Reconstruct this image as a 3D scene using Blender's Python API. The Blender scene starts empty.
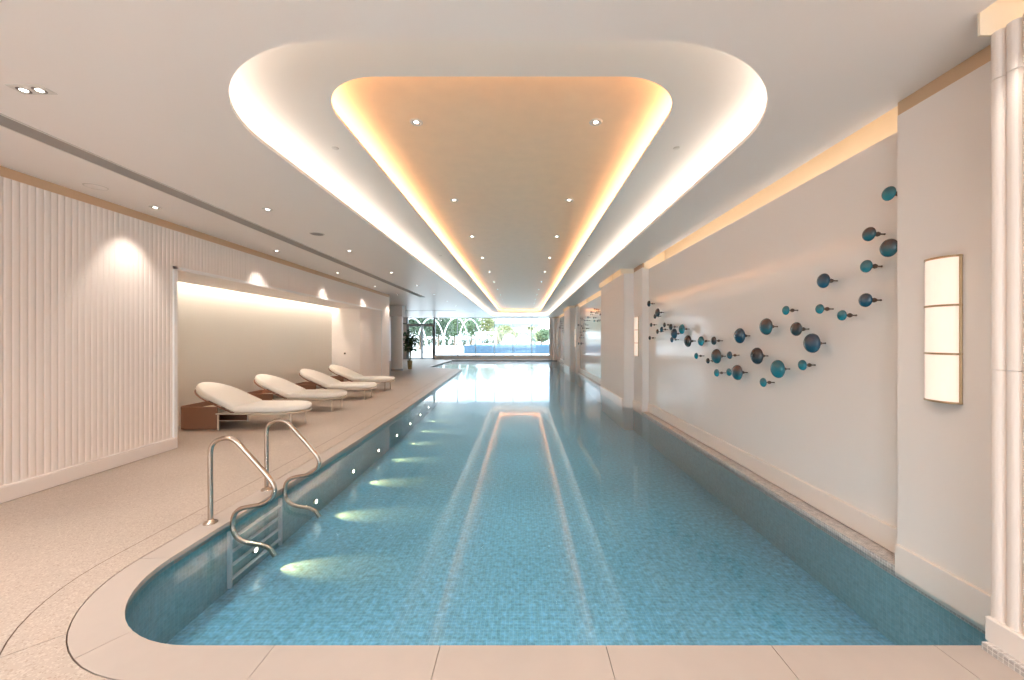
import bpy, math, random
from mathutils import Vector, Matrix
from mathutils.geometry import tessellate_polygon
random.seed(7)
PI = math.pi
C = bpy.context.scene.collection
sc = bpy.context.scene
F = 385.0; VX = 522.0; VY = 339.0; H = 1.5      # focal length in pixels, vanishing point, eye height
ZC = 3.09                                        # main ceiling
ZW = -0.06                                       # water level
ZF = -0.56                                       # pool floor

# ---------------------------------------------------------------- mesh builder
class MB:
    def __init__(s): s.v = []; s.f = []; s.sm = []; s.uv = []
    def add(s, vs, fs, smooth=False, uvs=None):
        b = len(s.v); s.v += [tuple(p) for p in vs]
        for k, f in enumerate(fs):
            s.f.append([b+i for i in f]); s.sm.append(smooth)
            s.uv.append(uvs[k] if uvs else None)
        return s
    def box(s, x0, x1, y0, y1, z0, z1):
        v = [(x0,y0,z0),(x1,y0,z0),(x1,y1,z0),(x0,y1,z0),(x0,y0,z1),(x1,y0,z1),(x1,y1,z1),(x0,y1,z1)]
        return s.add(v, [(0,3,2,1),(4,5,6,7),(0,1,5,4),(1,2,6,5),(2,3,7,6),(3,0,4,7)])
    def bbox(s, x0, x1, y0, y1, z0, z1, b=0.01):
        # box with chamfered edges
        v = []; f = []
        def ring(z, i):
            return [(x0+i+b,y0+i,z),(x1-i-b,y0+i,z),(x1-i,y0+i+b,z),(x1-i,y1-i-b,z),(x1-i-b,y1-i,z),(x0+i+b,y1-i,z),(x0+i,y1-i-b,z),(x0+i,y0+i+b,z)]
        return s.loft([ring(z0,b), ring(z0+b,0), ring(z1-b,0), ring(z1,b)], cap=True)
    def loft(s, rings, closed=True, cap=False, smooth=False):
        n = len(rings[0]); vs = [p for r in rings for p in r]; fs = []
        for k in range(len(rings)-1):
            for i in range(n if closed else n-1):
                j = (i+1) % n
                fs.append((k*n+i, k*n+j, (k+1)*n+j, (k+1)*n+i))
        s.add(vs, fs, smooth)
        if cap:
            s.add(rings[0], [tuple(reversed(range(n)))]); s.add(rings[-1], [tuple(range(n))])
        return s
    def tube(s, pts, r, n=10, cap=True, closed=False):
        pts = [Vector(p) for p in pts]; rings = []; up = None
        m = len(pts)
        for i, p in enumerate(pts):
            a = pts[(i-1) % m] if (closed or i > 0) else p
            b = pts[(i+1) % m] if (closed or i < m-1) else p
            t = (b-a).normalized()
            if up is None:
                up = Vector((0,0,1)) if abs(t.z) < .9 else Vector((0,1,0))
            side = t.cross(up).normalized(); up = side.cross(t).normalized()
            rr = r[i] if isinstance(r, (list, tuple)) else r
            rings.append([tuple(p + (side*math.cos(2*PI*k/n) + up*math.sin(2*PI*k/n))*rr) for k in range(n)])
        if closed: rings.append(rings[0]); cap = False
        return s.loft(rings, True, cap, True)
    def lathe(s, prof, n=24, c=(0,0,0), axis='z', cap=False):
        rings = []
        for r, h in prof:
            rg = []
            for k in range(n):
                a = 2*PI*k/n; u, w = r*math.cos(a), r*math.sin(a)
                rg.append((c[0]+u, c[1]+w, c[2]+h) if axis == 'z' else (c[0]+h, c[1]+u, c[2]+w))
            rings.append(rg)
        return s.loft(rings, True, cap, True)
    def poly(s, pts2, z, holes=None):
        tri = tessellate_polygon([[Vector((x,y,0)) for x,y in pts2]])
        def ccw(t):
            (ax, ay), (bx, by), (cx_, cy_) = (pts2[i] for i in t)
            return t if (bx-ax)*(cy_-ay)-(by-ay)*(cx_-ax) > 0 else tuple(reversed(t))
        tri = [ccw(tuple(t)) for t in tri]
        uv = [[pts2[i] for i in t] for t in tri]
        return s.add([(x,y,z) for x,y in pts2], [tuple(t) for t in tri], False, uv)
    def build(s, name, mat, parent=None, flat_up=False):
        me = bpy.data.meshes.new(name); me.from_pydata(s.v, [], s.f)
        me.polygons.foreach_set('use_smooth', s.sm)
        if any(u is not None for u in s.uv):
            ul = me.uv_layers.new(name='UVMap')
            for p, u in zip(me.polygons, s.uv):
                if u:
                    for li, c in zip(p.loop_indices, u): ul.data[li].uv = c
        me.materials.append(mat); me.validate(); me.update()
        o = bpy.data.objects.new(name, me); C.objects.link(o)
        if parent: o.parent = parent
        return o

def meta(o, label=None, cat=None, group=None, kind=None):
    if label: o['label'] = label
    if cat: o['category'] = cat
    if group: o['group'] = group
    if kind: o['kind'] = kind
    return o
def thing(name, label, cat, loc=(0,0,0), rz=0, group=None, kind=None):
    o = bpy.data.objects.new(name, None); C.objects.link(o); o.empty_display_size = .1
    o.location = loc; o.rotation_euler = (0,0,rz)
    return meta(o, label, cat, group, kind)
def struct(name, mb, mat): return meta(mb.build(name, mat), kind='structure')
def copy_tree(o, parent=None):
    c = o.copy(); C.objects.link(c); c.parent = parent
    for ch in list(o.children): copy_tree(ch, c)
    return c

# ---------------------------------------------------------------- materials
def mat(name, col, rough=.5, metal=0, spec=.5, emit=None, es=0, var=0, vscale=3, bump=0, bscale=200, coat=0, stretch=(1,1,1)):
    m = bpy.data.materials.new(name); m.use_nodes = True
    nt = m.node_tree; b = nt.nodes['Principled BSDF']
    b.inputs['Base Color'].default_value = (*col, 1)
    b.inputs['Roughness'].default_value = rough; b.inputs['Metallic'].default_value = metal
    b.inputs['Specular IOR Level'].default_value = spec
    b.inputs['Coat Weight'].default_value = coat; b.inputs['Coat Roughness'].default_value = .05
    if emit:
        b.inputs['Emission Color'].default_value = (*emit, 1); b.inputs['Emission Strength'].default_value = es
    if var or bump:
        tc = nt.nodes.new('ShaderNodeTexCoord'); mp = nt.nodes.new('ShaderNodeMapping'); mp.inputs['Scale'].default_value = stretch
        nt.links.new(tc.outputs['Object'], mp.inputs['Vector'])
    if var:
        n = nt.nodes.new('ShaderNodeTexNoise'); n.inputs['Scale'].default_value = vscale; n.inputs['Detail'].default_value = 5
        nt.links.new(mp.outputs[0], n.inputs['Vector'])
        mx = nt.nodes.new('ShaderNodeMix'); mx.data_type = 'RGBA'
        mx.inputs['A'].default_value = (*[c*(1-var) for c in col], 1); mx.inputs['B'].default_value = (*[min(1, c*(1+var)) for c in col], 1)
        nt.links.new(n.outputs['Fac'], mx.inputs['Factor']); nt.links.new(mx.outputs['Result'], b.inputs['Base Color'])
    if bump:
        n2 = nt.nodes.new('ShaderNodeTexNoise'); n2.inputs['Scale'].default_value = bscale; n2.inputs['Detail'].default_value = 3
        nt.links.new(mp.outputs[0], n2.inputs['Vector'])
        bp = nt.nodes.new('ShaderNodeBump'); bp.inputs['Strength'].default_value = bump; bp.inputs['Distance'].default_value = .01
        nt.links.new(n2.outputs['Fac'], bp.inputs['Height']); nt.links.new(bp.outputs[0], b.inputs['Normal'])
    return m

def terrazzo(name, base, chip, dark, scale=60, rough=.45):
    m = mat(name, base, rough); nt = m.node_tree; b = nt.nodes['Principled BSDF']
    tc = nt.nodes.new('ShaderNodeTexCoord')
    v = nt.nodes.new('ShaderNodeTexVoronoi'); v.inputs['Scale'].default_value = scale
    nt.links.new(tc.outputs['Object'], v.inputs['Vector'])
    sep = nt.nodes.new('ShaderNodeSeparateColor'); nt.links.new(v.outputs['Color'], sep.inputs[0])
    r = nt.nodes.new('ShaderNodeValToRGB'); r.color_ramp.interpolation = 'CONSTANT'
    e = r.color_ramp.elements; e[0].color = (*base, 1); e[1].position = .72; e[1].color = (*chip, 1)
    e2 = e.new(.9); e2.color = (*dark, 1)
    nt.links.new(sep.outputs[0], r.inputs['Fac'])
    n = nt.nodes.new('ShaderNodeTexNoise'); n.inputs['Scale'].default_value = 1.3; n.inputs['Detail'].default_value = 4
    nt.links.new(tc.outputs['Object'], n.inputs['Vector'])
    mr = nt.nodes.new('ShaderNodeMapRange'); mr.inputs['To Min'].default_value = .92; mr.inputs['To Max'].default_value = 1.08
    nt.links.new(n.outputs['Fac'], mr.inputs['Value'])
    mx = nt.nodes.new('ShaderNodeVectorMath'); mx.operation = 'MULTIPLY'
    nt.links.new(r.outputs[0], mx.inputs[0]); nt.links.new(mr.outputs[0], mx.inputs[1])
    nt.links.new(mx.outputs[0], b.inputs['Base Color'])
    return m

def mosaic(name, c1, c2, grout, size=.025, rough=.25, var=.5):
    m = mat(name, c1, rough); nt = m.node_tree; b = nt.nodes['Principled BSDF']
    uv = nt.nodes.new('ShaderNodeUVMap')
    br = nt.nodes.new('ShaderNodeTexBrick'); br.offset = 0; br.squash = 1
    br.inputs['Scale'].default_value = 1; br.inputs['Brick Width'].default_value = size; br.inputs['Row Height'].default_value = size
    br.inputs['Mortar Size'].default_value = .0016; br.inputs['Mortar Smooth'].default_value = .1
    br.inputs['Color1'].default_value = (*c1, 1); br.inputs['Color2'].default_value = (*c2, 1); br.inputs['Mortar'].default_value = (*grout, 1)
    nt.links.new(uv.outputs[0], br.inputs['Vector'])
    n = nt.nodes.new('ShaderNodeTexNoise'); n.inputs['Scale'].default_value = 22; n.inputs['Detail'].default_value = 5; n.inputs['Roughness'].default_value = .7
    nt.links.new(uv.outputs[0], n.inputs['Vector'])
    mr = nt.nodes.new('ShaderNodeMapRange'); mr.inputs['From Min'].default_value = .3; mr.inputs['From Max'].default_value = .7
    mr.inputs['To Min'].default_value = 1-var; mr.inputs['To Max'].default_value = 1+var
    nt.links.new(n.outputs['Fac'], mr.inputs['Value'])
    mx = nt.nodes.new('ShaderNodeVectorMath'); mx.operation = 'MULTIPLY'
    nt.links.new(br.outputs['Color'], mx.inputs[0]); nt.links.new(mr.outputs[0], mx.inputs[1])
    nt.links.new(mx.outputs[0], b.inputs['Base Color'])
    return m

def clear(name, tint, ior, rough=0, bump=0, rough2=0):
    m = bpy.data.materials.new(name); m.use_nodes = True; nt = m.node_tree
    nt.nodes.remove(nt.nodes['Principled BSDF']); out = nt.nodes['Material Output']
    t = nt.nodes.new('ShaderNodeBsdfTransparent'); t.inputs[0].default_value = (*tint, 1)
    g = nt.nodes.new('ShaderNodeBsdfGlossy'); g.inputs['Roughness'].default_value = rough; g.inputs['Color'].default_value = (1,1,1,1)
    gl = [g]; gsh = g.outputs[0]
    if rough2:
        g2 = nt.nodes.new('ShaderNodeBsdfGlossy'); g2.inputs['Roughness'].default_value = rough2; g2.inputs['Color'].default_value = (1,1,1,1); gl.append(g2)
        gm = nt.nodes.new('ShaderNodeMixShader'); gm.inputs[0].default_value = .4
        nt.links.new(g.outputs[0], gm.inputs[1]); nt.links.new(g2.outputs[0], gm.inputs[2]); gsh = gm.outputs[0]
    fr = nt.nodes.new('ShaderNodeFresnel'); fr.inputs['IOR'].default_value = ior
    mx = nt.nodes.new('ShaderNodeMixShader')
    nt.links.new(fr.outputs[0], mx.inputs[0]); nt.links.new(t.outputs[0], mx.inputs[1]); nt.links.new(gsh, mx.inputs[2])
    nt.links.new(mx.outputs[0], out.inputs['Surface'])
    if bump:
        tc = nt.nodes.new('ShaderNodeTexCoord'); n = nt.nodes.new('ShaderNodeTexNoise')
        n.inputs['Scale'].default_value = 2.2; n.inputs['Detail'].default_value = 2
        nt.links.new(tc.outputs['Object'], n.inputs['Vector'])
        bp = nt.nodes.new('ShaderNodeBump'); bp.inputs['Strength'].default_value = bump; bp.inputs['Distance'].default_value = .01
        nt.links.new(n.outputs['Fac'], bp.inputs['Height'])
        for q in gl: nt.links.new(bp.outputs[0], q.inputs['Normal'])
        nt.links.new(bp.outputs[0], fr.inputs['Normal'])
    return m

WHITE = (.84, .775, .73)
M = {}
M['ceil'] = mat('ceiling paint', (.87, .79, .735), .34)
M['cove'] = mat('cove paint', (.86, .80, .74), .6)
M['gold'] = mat('gold leaf ceiling', (.93, .67, .44), .45, 0, var=.06, vscale=6)
M['goldband'] = mat('gold band', (.68, .45, .28), .4, .15)
M['goldcove'] = mat('gold cove', (.88, .76, .60), .45, 0)
M['wall'] = mat('plaster wall', WHITE, .5)
M['reed'] = mat('reeded plaster', (.83, .735, .67), .45)
M['panel'] = mat('lacquered wall panel', WHITE, .12, spec=.28)
M['glossy'] = mat('back painted glass', (.84, .80, .73), .10, spec=.35)
M['base'] = mat('baseboard', (.82, .73, .665), .35)
M['trimwhite'] = mat('white trim', (.85, .83, .81), .3)
M['slot'] = mat('slot grey', (.33, .29, .265), .6)
M['black'] = mat('dark void', (.03, .025, .022), .7)
M['deck'] = terrazzo('terrazzo deck', (.48, .39, .325), (.56, .47, .40), (.40, .31, .25), 130)
M['coping'] = mat('pink stone coping', (.48, .405, .355), .4, var=.05, vscale=8)
M['joint'] = mat('joint', (.16, .10, .07), .8)
M['tile'] = mosaic('blue pool mosaic', (.135, .40, .59), (.18, .48, .67), (.28, .56, .71), .03, .3, .38)
M['walltile'] = mosaic('blue pool wall mosaic', (.14, .37, .44), (.18, .42, .48), (.24, .47, .52), .03, .3, .2)
M['ledge'] = mosaic('grey ledge mosaic', (.55, .49, .45), (.42, .38, .36), (.70, .66, .62), .02, .3, .25)
M['water'] = clear('pool water', (.90, .96, .98), 1.38, .05, .07, .17)
M['glass'] = clear('window glass', (.96, .98, .98), 1.45)
M['steel'] = mat('polished steel', (.50, .41, .34), .24, 1)
M['framegrey'] = mat('grey aluminium', (.36, .38, .40), .4, .5)
M['brass'] = mat('brass', (.52, .36, .21), .28, .9)
M['shade'] = mat('glowing shade', (.9, .8, .7), .4, emit=(1, .82, .68), es=.20)
M['cushion'] = mat('cream cushion fabric', (.92, .86, .78), .85, bump=.15, bscale=300)
M['frame'] = mat('champagne metal', (.70, .60, .50), .35, .4)
M['basket'] = mat('brown woven leather', (.27, .125, .072), .6, bump=.5, bscale=90, stretch=(1,1,4))
M['tray'] = mat('beige tray', (.62, .50, .41), .5)
M['strap'] = mat('dark strap', (.10, .055, .035), .6)
M['led'] = mat('led warm', (1,1,1), .5, emit=(1, .89, .80), es=1.25)
M['ledgold'] = mat('led amber', (1,1,1), .5, emit=(1, .78, .52), es=2.5)
M['ledside'] = mat('led warm side', (1,1,1), .5, emit=(1, .93, .85), es=2.2)
M['ledniche'] = mat('led niche', (1,1,1), .5, emit=(1, .92, .80), es=24)
M['lens'] = mat('lamp lens', (1,1,1), .4, emit=(1, .93, .84), es=6)
M['ulens'] = mat('underwater lens', (1,1,1), .4, emit=(1, .92, .72), es=14)
M['lamptrim'] = mat('lamp trim', (.70, .64, .58), .4)
M['lampdark'] = mat('lamp baffle', (.16, .13, .11), .5)
M['leaf'] = mat('dark green leaf', (.045, .13, .04), .4, var=.5, vscale=3)
M['stem'] = mat('green brown stem', (.24, .21, .09), .6)
M['pot'] = mat('olive tan pot', (.34, .27, .13), .6)
M['soil'] = mat('soil', (.06, .04, .03), .9)
M['terrace'] = mat('pale terrace paving', (.8, .8, .8), .7, var=.04, vscale=1)
M['bluetile'] = mat('blue tiled tank', (.03, .075, .125), .5, var=.2, vscale=4)
M['bluewater'] = mat('outdoor water', (.25, .60, .72), .05)
M['outwhite'] = mat('white painted steel', (.88, .89, .90), .5)
M['canopy'] = mat('pale green canopy', (.45, .58, .56), .6)
M['bldg'] = mat('pale building', (.78, .77, .74), .7)
M['bldgwin'] = mat('building windows', (.20, .27, .33), .2)
M['bark'] = mat('bark', (.20, .14, .09), .9)
M['fol1'] = mat('foliage mid green', (.10, .155, .075), .6, var=.5, vscale=2)
M['fol2'] = mat('foliage dark green', (.055, .09, .05), .6, var=.5, vscale=2)
M['fol3'] = mat('foliage yellow green', (.19, .21, .08), .6, var=.4, vscale=2)
M['rung'] = mat('pale tread', (.50, .64, .70), .35)

# ---------------------------------------------------------------- outlines
def roundrect(x0, x1, y0, y1, r, n=18):
    p = []
    for cx, cy, a0 in ((x1-r, y1-r, 0), (x0+r, y1-r, 90), (x0+r, y0+r, 180), (x1-r, y0+r, 270)):
        for k in range(n+1):
            a = math.radians(a0 + 90*k/n); p.append((cx+r*math.cos(a), cy+r*math.sin(a)))
    return p
def offset_open(path, d):
    # shift an open path to its left by d (mitred)
    out = []; n = len(path)
    for i, p in enumerate(path):
        p = Vector(p)
        t1 = (p-Vector(path[i-1])).normalized() if i > 0 else None
        t2 = (Vector(path[i+1])-p).normalized() if i < n-1 else None
        if t1 is None: t1 = t2
        if t2 is None: t2 = t1
        n1 = Vector((-t1.y, t1.x)); n2 = Vector((-t2.y, t2.x)); b = (n1+n2)
        b = b/b.length; k = 1/max(.3, b.dot(n1)); q = p+b*d*k
        out.append((q.x, q.y))
    return out

# ---------------------------------------------------------------- pool outline (front edge to the left, up the left edge)
POOL_Y0 = 1.885; POOL_XR = 2.512; POOL_Y1 = 27.3
edge = [(2.27+.0, POOL_Y0)]
edge += [(x, POOL_Y0) for x in (1.2, .4, -.4, -1.2)]
cx, cy, r = -1.63, POOL_Y0+.78, .78
for k in range(17):
    a = math.radians(270 - 90*k/16); edge.append((cx+r*math.cos(a), cy+r*math.sin(a)))
edge += [(-2.415, 4.0), (-2.43, 5.3), (-2.46, 6.6), (-2.49, 8), (-2.56, 9.6), (-2.63, 11.3), (-2.71, 13), (-2.79, 15), (-2.88, 17), (-2.97, 19)]
edge += [(-4.95, 20.7), (-4.95, POOL_Y1)]
# edge runs clockwise seen from above with the pool on its right, the deck on its left
def left_of(d): return offset_open(edge, d)
def arc_s(path):
    s = [0]
    for i in range(1, len(path)): s.append(s[-1] + (Vector(path[i])-Vector(path[i-1])).length)
    return s
def strip_tiles(d0, d1, joints, zt, zb, gap=.0016):
    # stone strip between two offsets, cut into tiles at arc lengths joints (measured on the pool edge)
    a = left_of(d0); b = left_of(d1); s = arc_s(edge); mb = MB()
    def at(path, q):
        for i in range(1, len(s)):
            if q <= s[i] or i == len(s)-1:
                t = (q-s[i-1])/(s[i]-s[i-1]); return tuple(Vector(path[i-1]).lerp(Vector(path[i]), t))
    js = [0]+[j for j in joints if 0 < j < s[-1]]+[s[-1]]
    for i in range(len(js)-1):
        q0, q1 = js[i]+gap, js[i+1]-gap
        qs = [q0]+[q for q in s if q0+.01 < q < q1-.01]+[q1]
        rings = []
        for q in qs:
            pa, pb = at(a, q), at(b, q)
            rings.append([(*pa, zb), (*pb, zb), (*pb, zt), (*pa, zt)])
        mb.loft(rings, True, True)
    return mb
total = arc_s(edge)[-1]
j1 = [.25, 1.05, 1.86, 2.67] + [3.48+.81*k for k in range(60)]
struct('coping', strip_tiles(0, .2, j1, 0, -.06), M['coping'])
struct('floor_border', strip_tiles(.206, .41, [2.0+1.25*k for k in range(0, 40)], 0, -.03), M['deck'])
mbj = MB(); a = left_of(.15); b = left_of(.5)
mbj.loft([[(*p, -.016) for p in a], [(*p, -.016) for p in b]], closed=False)
struct('floor_joint', mbj, M['joint'])
o = left_of(.416)
deck = list(o) + [(-4.95-.416, POOL_Y1+.3), (3.0, POOL_Y1+.3), (3.0, 28.95), (-9.0, 28.95), (-9.0, -3.0), (2.27, -3.0), (2.27, POOL_Y0-.416)]
# last offset point sits at (-5.366, 27.3)
mb = MB().poly(deck, 0.0)
struct('floor', mb, M['deck'])
mb = MB().box(-5.5, 3.0, POOL_Y1, POOL_Y1+.3, -.06, 0); struct('coping_far', mb, M['coping'])

# pool basin
loop = list(edge) + [(POOL_XR, POOL_Y1), (POOL_XR, POOL_Y0+.05), (POOL_XR-.03, POOL_Y0)]
mb = MB()
pts = loop+[loop[0]]; s = 0
for i in range(len(pts)-1):
    p, q = pts[i], pts[i+1]; L = (Vector(q)-Vector(p)).length
    mb.add([(*p, ZF), (*q, ZF), (*q, -.03), (*p, -.03)], [(0,1,2,3)], False, [[(s, ZF), (s+L, ZF), (s+L, -.03), (s, -.03)]])
    s += L
struct('pool_wall', mb, M['walltile'])
struct('pool_floor', MB().poly(loop, ZF), M['tile'])
w = meta(MB().poly(loop, ZW).build('pool_water', M['water']), 'clear still blue water filling the long indoor swimming pool', 'water', kind='stuff')
w['category'] = 'water'

# mosaic ledge between pool and right wall, and far deck
def uvbox(mb, x0, x1, y0, y1, z0, z1):
    mb.add([(x0,y0,z1),(x1,y0,z1),(x1,y1,z1),(x0,y1,z1)], [(0,1,2,3)], False, [[(x0,y0),(x1,y0),(x1,y1),(x0,y1)]])
    mb.add([(x0,y0,z0),(x0,y0,z1),(x0,y1,z1),(x0,y1,z0)], [(0,1,2,3)], False, [[(y0,z0),(y0,z1),(y1,z1),(y1,z0)]])
mb = MB(); uvbox(mb, 2.507, 2.75, 1.9, 27.3, -.1, -.025); struct('floor_ledge', mb, M['ledge'])
mb = MB(); uvbox(mb, 2.225, 2.3, -3, POOL_Y0-.02, 0, .035); struct('trim_1', mb, M['ledge'])

# ---------------------------------------------------------------- reeds
def reeds_line(mb, p0, p1, nrm, z0, z1, pitch=.06, depth=.007, seg=5, cap_round=False):
    p0, p1 = Vector(p0), Vector(p1); L = (p1-p0).length; n = max(1, round(L/pitch)); nr = Vector(nrm); bot = []; top = []
    for k in range(n):
        for j in range(seg if k < n-1 else seg+1):
            t = (k+j/seg)/n; u = 2*(j/seg)-1
            d = depth*math.sqrt(max(0, 1-u*u))
            p = p0.lerp(p1, t)+nr*d; bot.append((p.x, p.y, z0)); top.append((p.x, p.y, z1))
    mb.loft([bot, top], closed=False)
    # close the top and the bottom of the reeds back to the wall line
    for ring in (bot, top):
        back = [(p0.x, p0.y, ring[0][2]), (p1.x, p1.y, ring[0][2])]
        vs = ring+[back[1], back[0]]
        mb.add(vs, [tuple(range(len(vs)))])
    return mb

# ---------------------------------------------------------------- left wall
XL = -4.79
mb = MB().box(XL-.2, XL, -3, 5.3, 0, 3.0)
reeds_line(mb, (XL, -3), (XL, 5.3), (1, 0), .15, 2.995)
mb.box(XL-.2, XL, 5.3, 13.1, 2.48, 3.0)
reeds_line(mb, (XL, 5.3), (XL, 13.9), (1, 0), 2.499, 2.995)
mb.box(XL-.2, XL, 13.1, 13.9, 0, 3.0)
reeds_line(mb, (XL, 13.1), (XL, 13.9), (1, 0), .12, 2.5)
mb.box(XL-4.2, XL, 13.75, 13.9, 0, ZC)
struct('wall_left', mb, M['reed'])
struct('trim_2', MB().box(XL-.2, XL+.004, -3, 13.9, 2.995, ZC), M['goldband'])
mb = MB().bbox(XL-.02, XL+.05, -3, 5.3, 0, .15, .008); mb.bbox(XL-.02, XL+.05, 13.1, 13.9, 0, .12, .008)
struct('baseboard_left', mb, M['base'])
# niche
XB = -5.93; NE = 12.0
struct('wall_niche_back', MB().box(XB-.1, XB, 5.1, NE+.1, 0, 2.85), M['glossy'])
struct('wall_niche_near', MB().box(XB, XL-.02, 5.15, 5.3, 0, 2.8), M['wall'])
mb = MB().box(XB, -5.05, NE, NE+.12, 0, 2.8)
struct('wall_niche_end', mb, M['wall'])
mb = MB(); n = 22; prev = None
ell = []
for k in range(n+1):
    a = PI/2*k/n; ell.append((-5.05+.26*math.sin(a), 13.1-1.1*math.cos(a)))
for i in range(n):
    p, q = Vector(ell[i]), Vector(ell[i+1]); t = (q-p).normalized(); nr = Vector((t.y, -t.x))
    bot = []; top = []
    for j in range(6):
        u = 2*j/5-1; w_ = p.lerp(q, j/5)+nr*.012*math.sqrt(max(0, 1-u*u)); bot.append((w_.x, w_.y, 0)); top.append((w_.x, w_.y, 2.5))
    mb.loft([bot, top], closed=False)
struct('wall_niche_curve', mb, M['reed'])
struct('ceiling_niche', MB().box(-5.72, XL-.015, 5.3, 13.1, 2.455, 2.55).box(XB, -5.70, 5.3, 13.1, 2.80, 2.85), M['wall'])
struct('trim_3', MB().box(XL-.02, XL+.03, 5.27, 5.32, 0, 2.50).box(XL-.02, XL+.03, 5.27, 13.12, 2.46, 2.50).box(XL-.02, XL+.02, 13.08, 13.11, 0, 2.5), M['trimwhite'])
meta(MB().box(-5.80, -5.76, 5.35, 11.95, 2.74, 2.755).build('light_strip', M['ledniche']), 'warm light strip hidden above the lounger niche back wall', 'light strip')
# wider part beyond the corner
struct('wall_left_far', MB().box(-9.15, -9.0, 13.75, 28.95, 0, 3.2), M['wall'])
struct('beam', MB().bbox(-9.0, -5.6, 18.0, 18.5, 2.56, ZC, .01), M['wall'])
col = MB().lathe([(.27, 0), (.27, 2.57)], 40, (-5.92, 18.25, 0)); struct('column', col, M['trimwhite'])
struct('column_base', MB().lathe([(.285, 0), (.285, .09), (.27, .1)], 40, (-5.92, 18.25, 0)), M['framegrey'])

# ---------------------------------------------------------------- right wall
segs = [('block', -3, POOL_Y0), ('pier', POOL_Y0, 2.59), ('bay', 2.59, 8.07), ('pier', 8.07, 8.7), ('block', 8.7, 11.15),
        ('pier', 11.15, 12.1), ('bay', 12.1, 17.6), ('pier', 17.6, 18.35), ('block', 18.35, 20.8), ('pier', 20.8, 21.6), ('bay', 21.6, 27.0),
        ('pier', 27.0, 27.7), ('block', 27.7, 28.8)]
wall = MB(); panel = MB(); reed = MB(); board = MB(); band = MB(); gcove = MB(); cstrip = MB(); nled = 0
for kind, y0, y1 in segs:
    if kind == 'bay':
        panel.box(2.66, 2.98, y0, y1, -.02, 2.97)
        board.bbox(2.635, 2.67, y0, y1, -.02, .16, .006)
        gcove.box(2.98, 3.0, y0, y1, 2.97, 3.4).box(2.56, 2.98, y0, y1, 3.38, 3.4).box(2.56, 2.98, y0, y0+.01, 2.97, 3.38).box(2.56, 2.98, y1-.01, y1, 2.97, 3.38)
        gcove.box(2.545, 2.561, y0, y1, 3.095, 3.38)
        cstrip.box(2.23, 2.56, y0, y1, 3.09, 3.12)
        lx = 2.80
    elif kind == 'pier':
        wall.box(2.525, 3.0, y0, y1, -.12, 3.0)
        board.bbox(2.503, 2.53, y0, y1, -.085, .125, .005)
        band.box(2.528, 3.0, y0, y1, 2.998, ZC+.03)
        cstrip.box(2.23, 2.53, y0, y1, 3.09, 3.12)
        continue
    else:
        wall.box(2.31, 3.0, y0, y1, ZF if y0 > 3 else 0, 2.98)
        [reeds_line(reed, (2.30, y1), (2.30, y0), (-1, 0), za, zb, .06, .022, 7) for za, zb in ((.15, 1.35), (1.353, 2.75), (2.753, 2.98))]
        board.bbox(2.262, 2.31, y0, y1, -.12 if y0 > 3 else .03, .15, .006)
        gcove.box(2.62, 2.64, y0, y1, 2.98, 3.42).box(2.23, 2.64, y0, y1, 3.40, 3.42).box(2.23, 2.64, y0, y0+.01, 2.98, 3.4).box(2.23, 2.64, y1-.01, y1, 2.98, 3.4)
        gcove.box(2.215, 2.232, y0, y1, 3.095, 3.4)
        lx = 2.47
    nled += 1
    meta(MB().box(lx, lx+.03, y0+.05, y1-.05, 2.985, 3.0).build('light_strip', M['ledside']),
         'warm cove light strip, right wall top, %s' % ['over the nearest fluted block', 'over the nearest glass disc bay', 'over the second fluted block',
          'over the second disc bay', 'over the third fluted block', 'over the farthest disc bay', 'over the last fluted block'][nled-1], 'light strip', 'cove light strips of the right wall')
struct('wall_right', wall, M['wall']); struct('wall_right_panel', panel, M['panel']); struct('wall_right_fluted', reed, M['reed'])
struct('baseboard_right', board, M['base']); struct('trim_4', band, M['goldband']); struct('trim_5', gcove, M['goldcove']); struct('ceiling_edge', cstrip, M['ceil'])
struct('wall_right_outer', MB().box(3.0, 3.15, -3.1, 28.95, -.7, 3.6), M['wall'])
struct('wall_back', MB().box(-9, -8.0, -3.15, -3.0, -.1, 3.6).box(2.2, 3.0, -3.15, -3.0, -.1, 3.6).box(-8, 2.2, -3.15, -3.0, 3.0, 3.6), M['wall'])
for i in range(6):  # added glazing behind the viewer, out of view, for extra daylight
    t = meta(bpy.data.objects.new('window_%d' % (i+7), None), kind='structure'); C.objects.link(t)
    xa = -8+1.7*i; xb = xa+1.7
    MB().box(xa, xa+.03, -3.12, -3.02, 0, 3).box(xb-.03, xb, -3.12, -3.02, 0, 3).box(xa, xb, -3.12, -3.02, 0, .04).box(xa, xb, -3.12, -3.02, 2.96, 3).build('window_frame', M['framegrey'], t)
    MB().box(xa+.03, xb-.03, -3.075, -3.065, .04, 2.96).build('pane', M['glass'], t)

# ---------------------------------------------------------------- ceiling with stepped coves
OX0, OX1, OY0, OY1 = -2.11, 1.797, 2.054, 27.0
GX0, GX1, GY0, GY1 = -1.527, 1.21, 2.70, 26.0
Z2 = 3.34; Z3 = 3.50
def rr(x0, x1, y0, y1, r, d, z): return [(x, y, z) for x, y in roundrect(x0-d, x1+d, y0-d, y1+d, max(.001, r+d))]
mb = MB(); mb.loft([rr(-9, 2.231, -3, 28.95, .001, 0, ZC), rr(OX0, OX1, OY0, OY1, 1.08, 0, ZC)])
struct('ceiling', mb, M['ceil'])
mb = MB()
prof = [(0, ZC), (0, 3.118), (.28, 3.118), (.30, 3.135), (.30, 3.20), (.285, 3.25), (.25, 3.295), (.20, 3.325), (.14, 3.337), (.06, Z2), (-.05, Z2)]
mb.loft([rr(OX0, OX1, OY0, OY1, 1.08, d, z) for d, z in prof], smooth=True)
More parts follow.
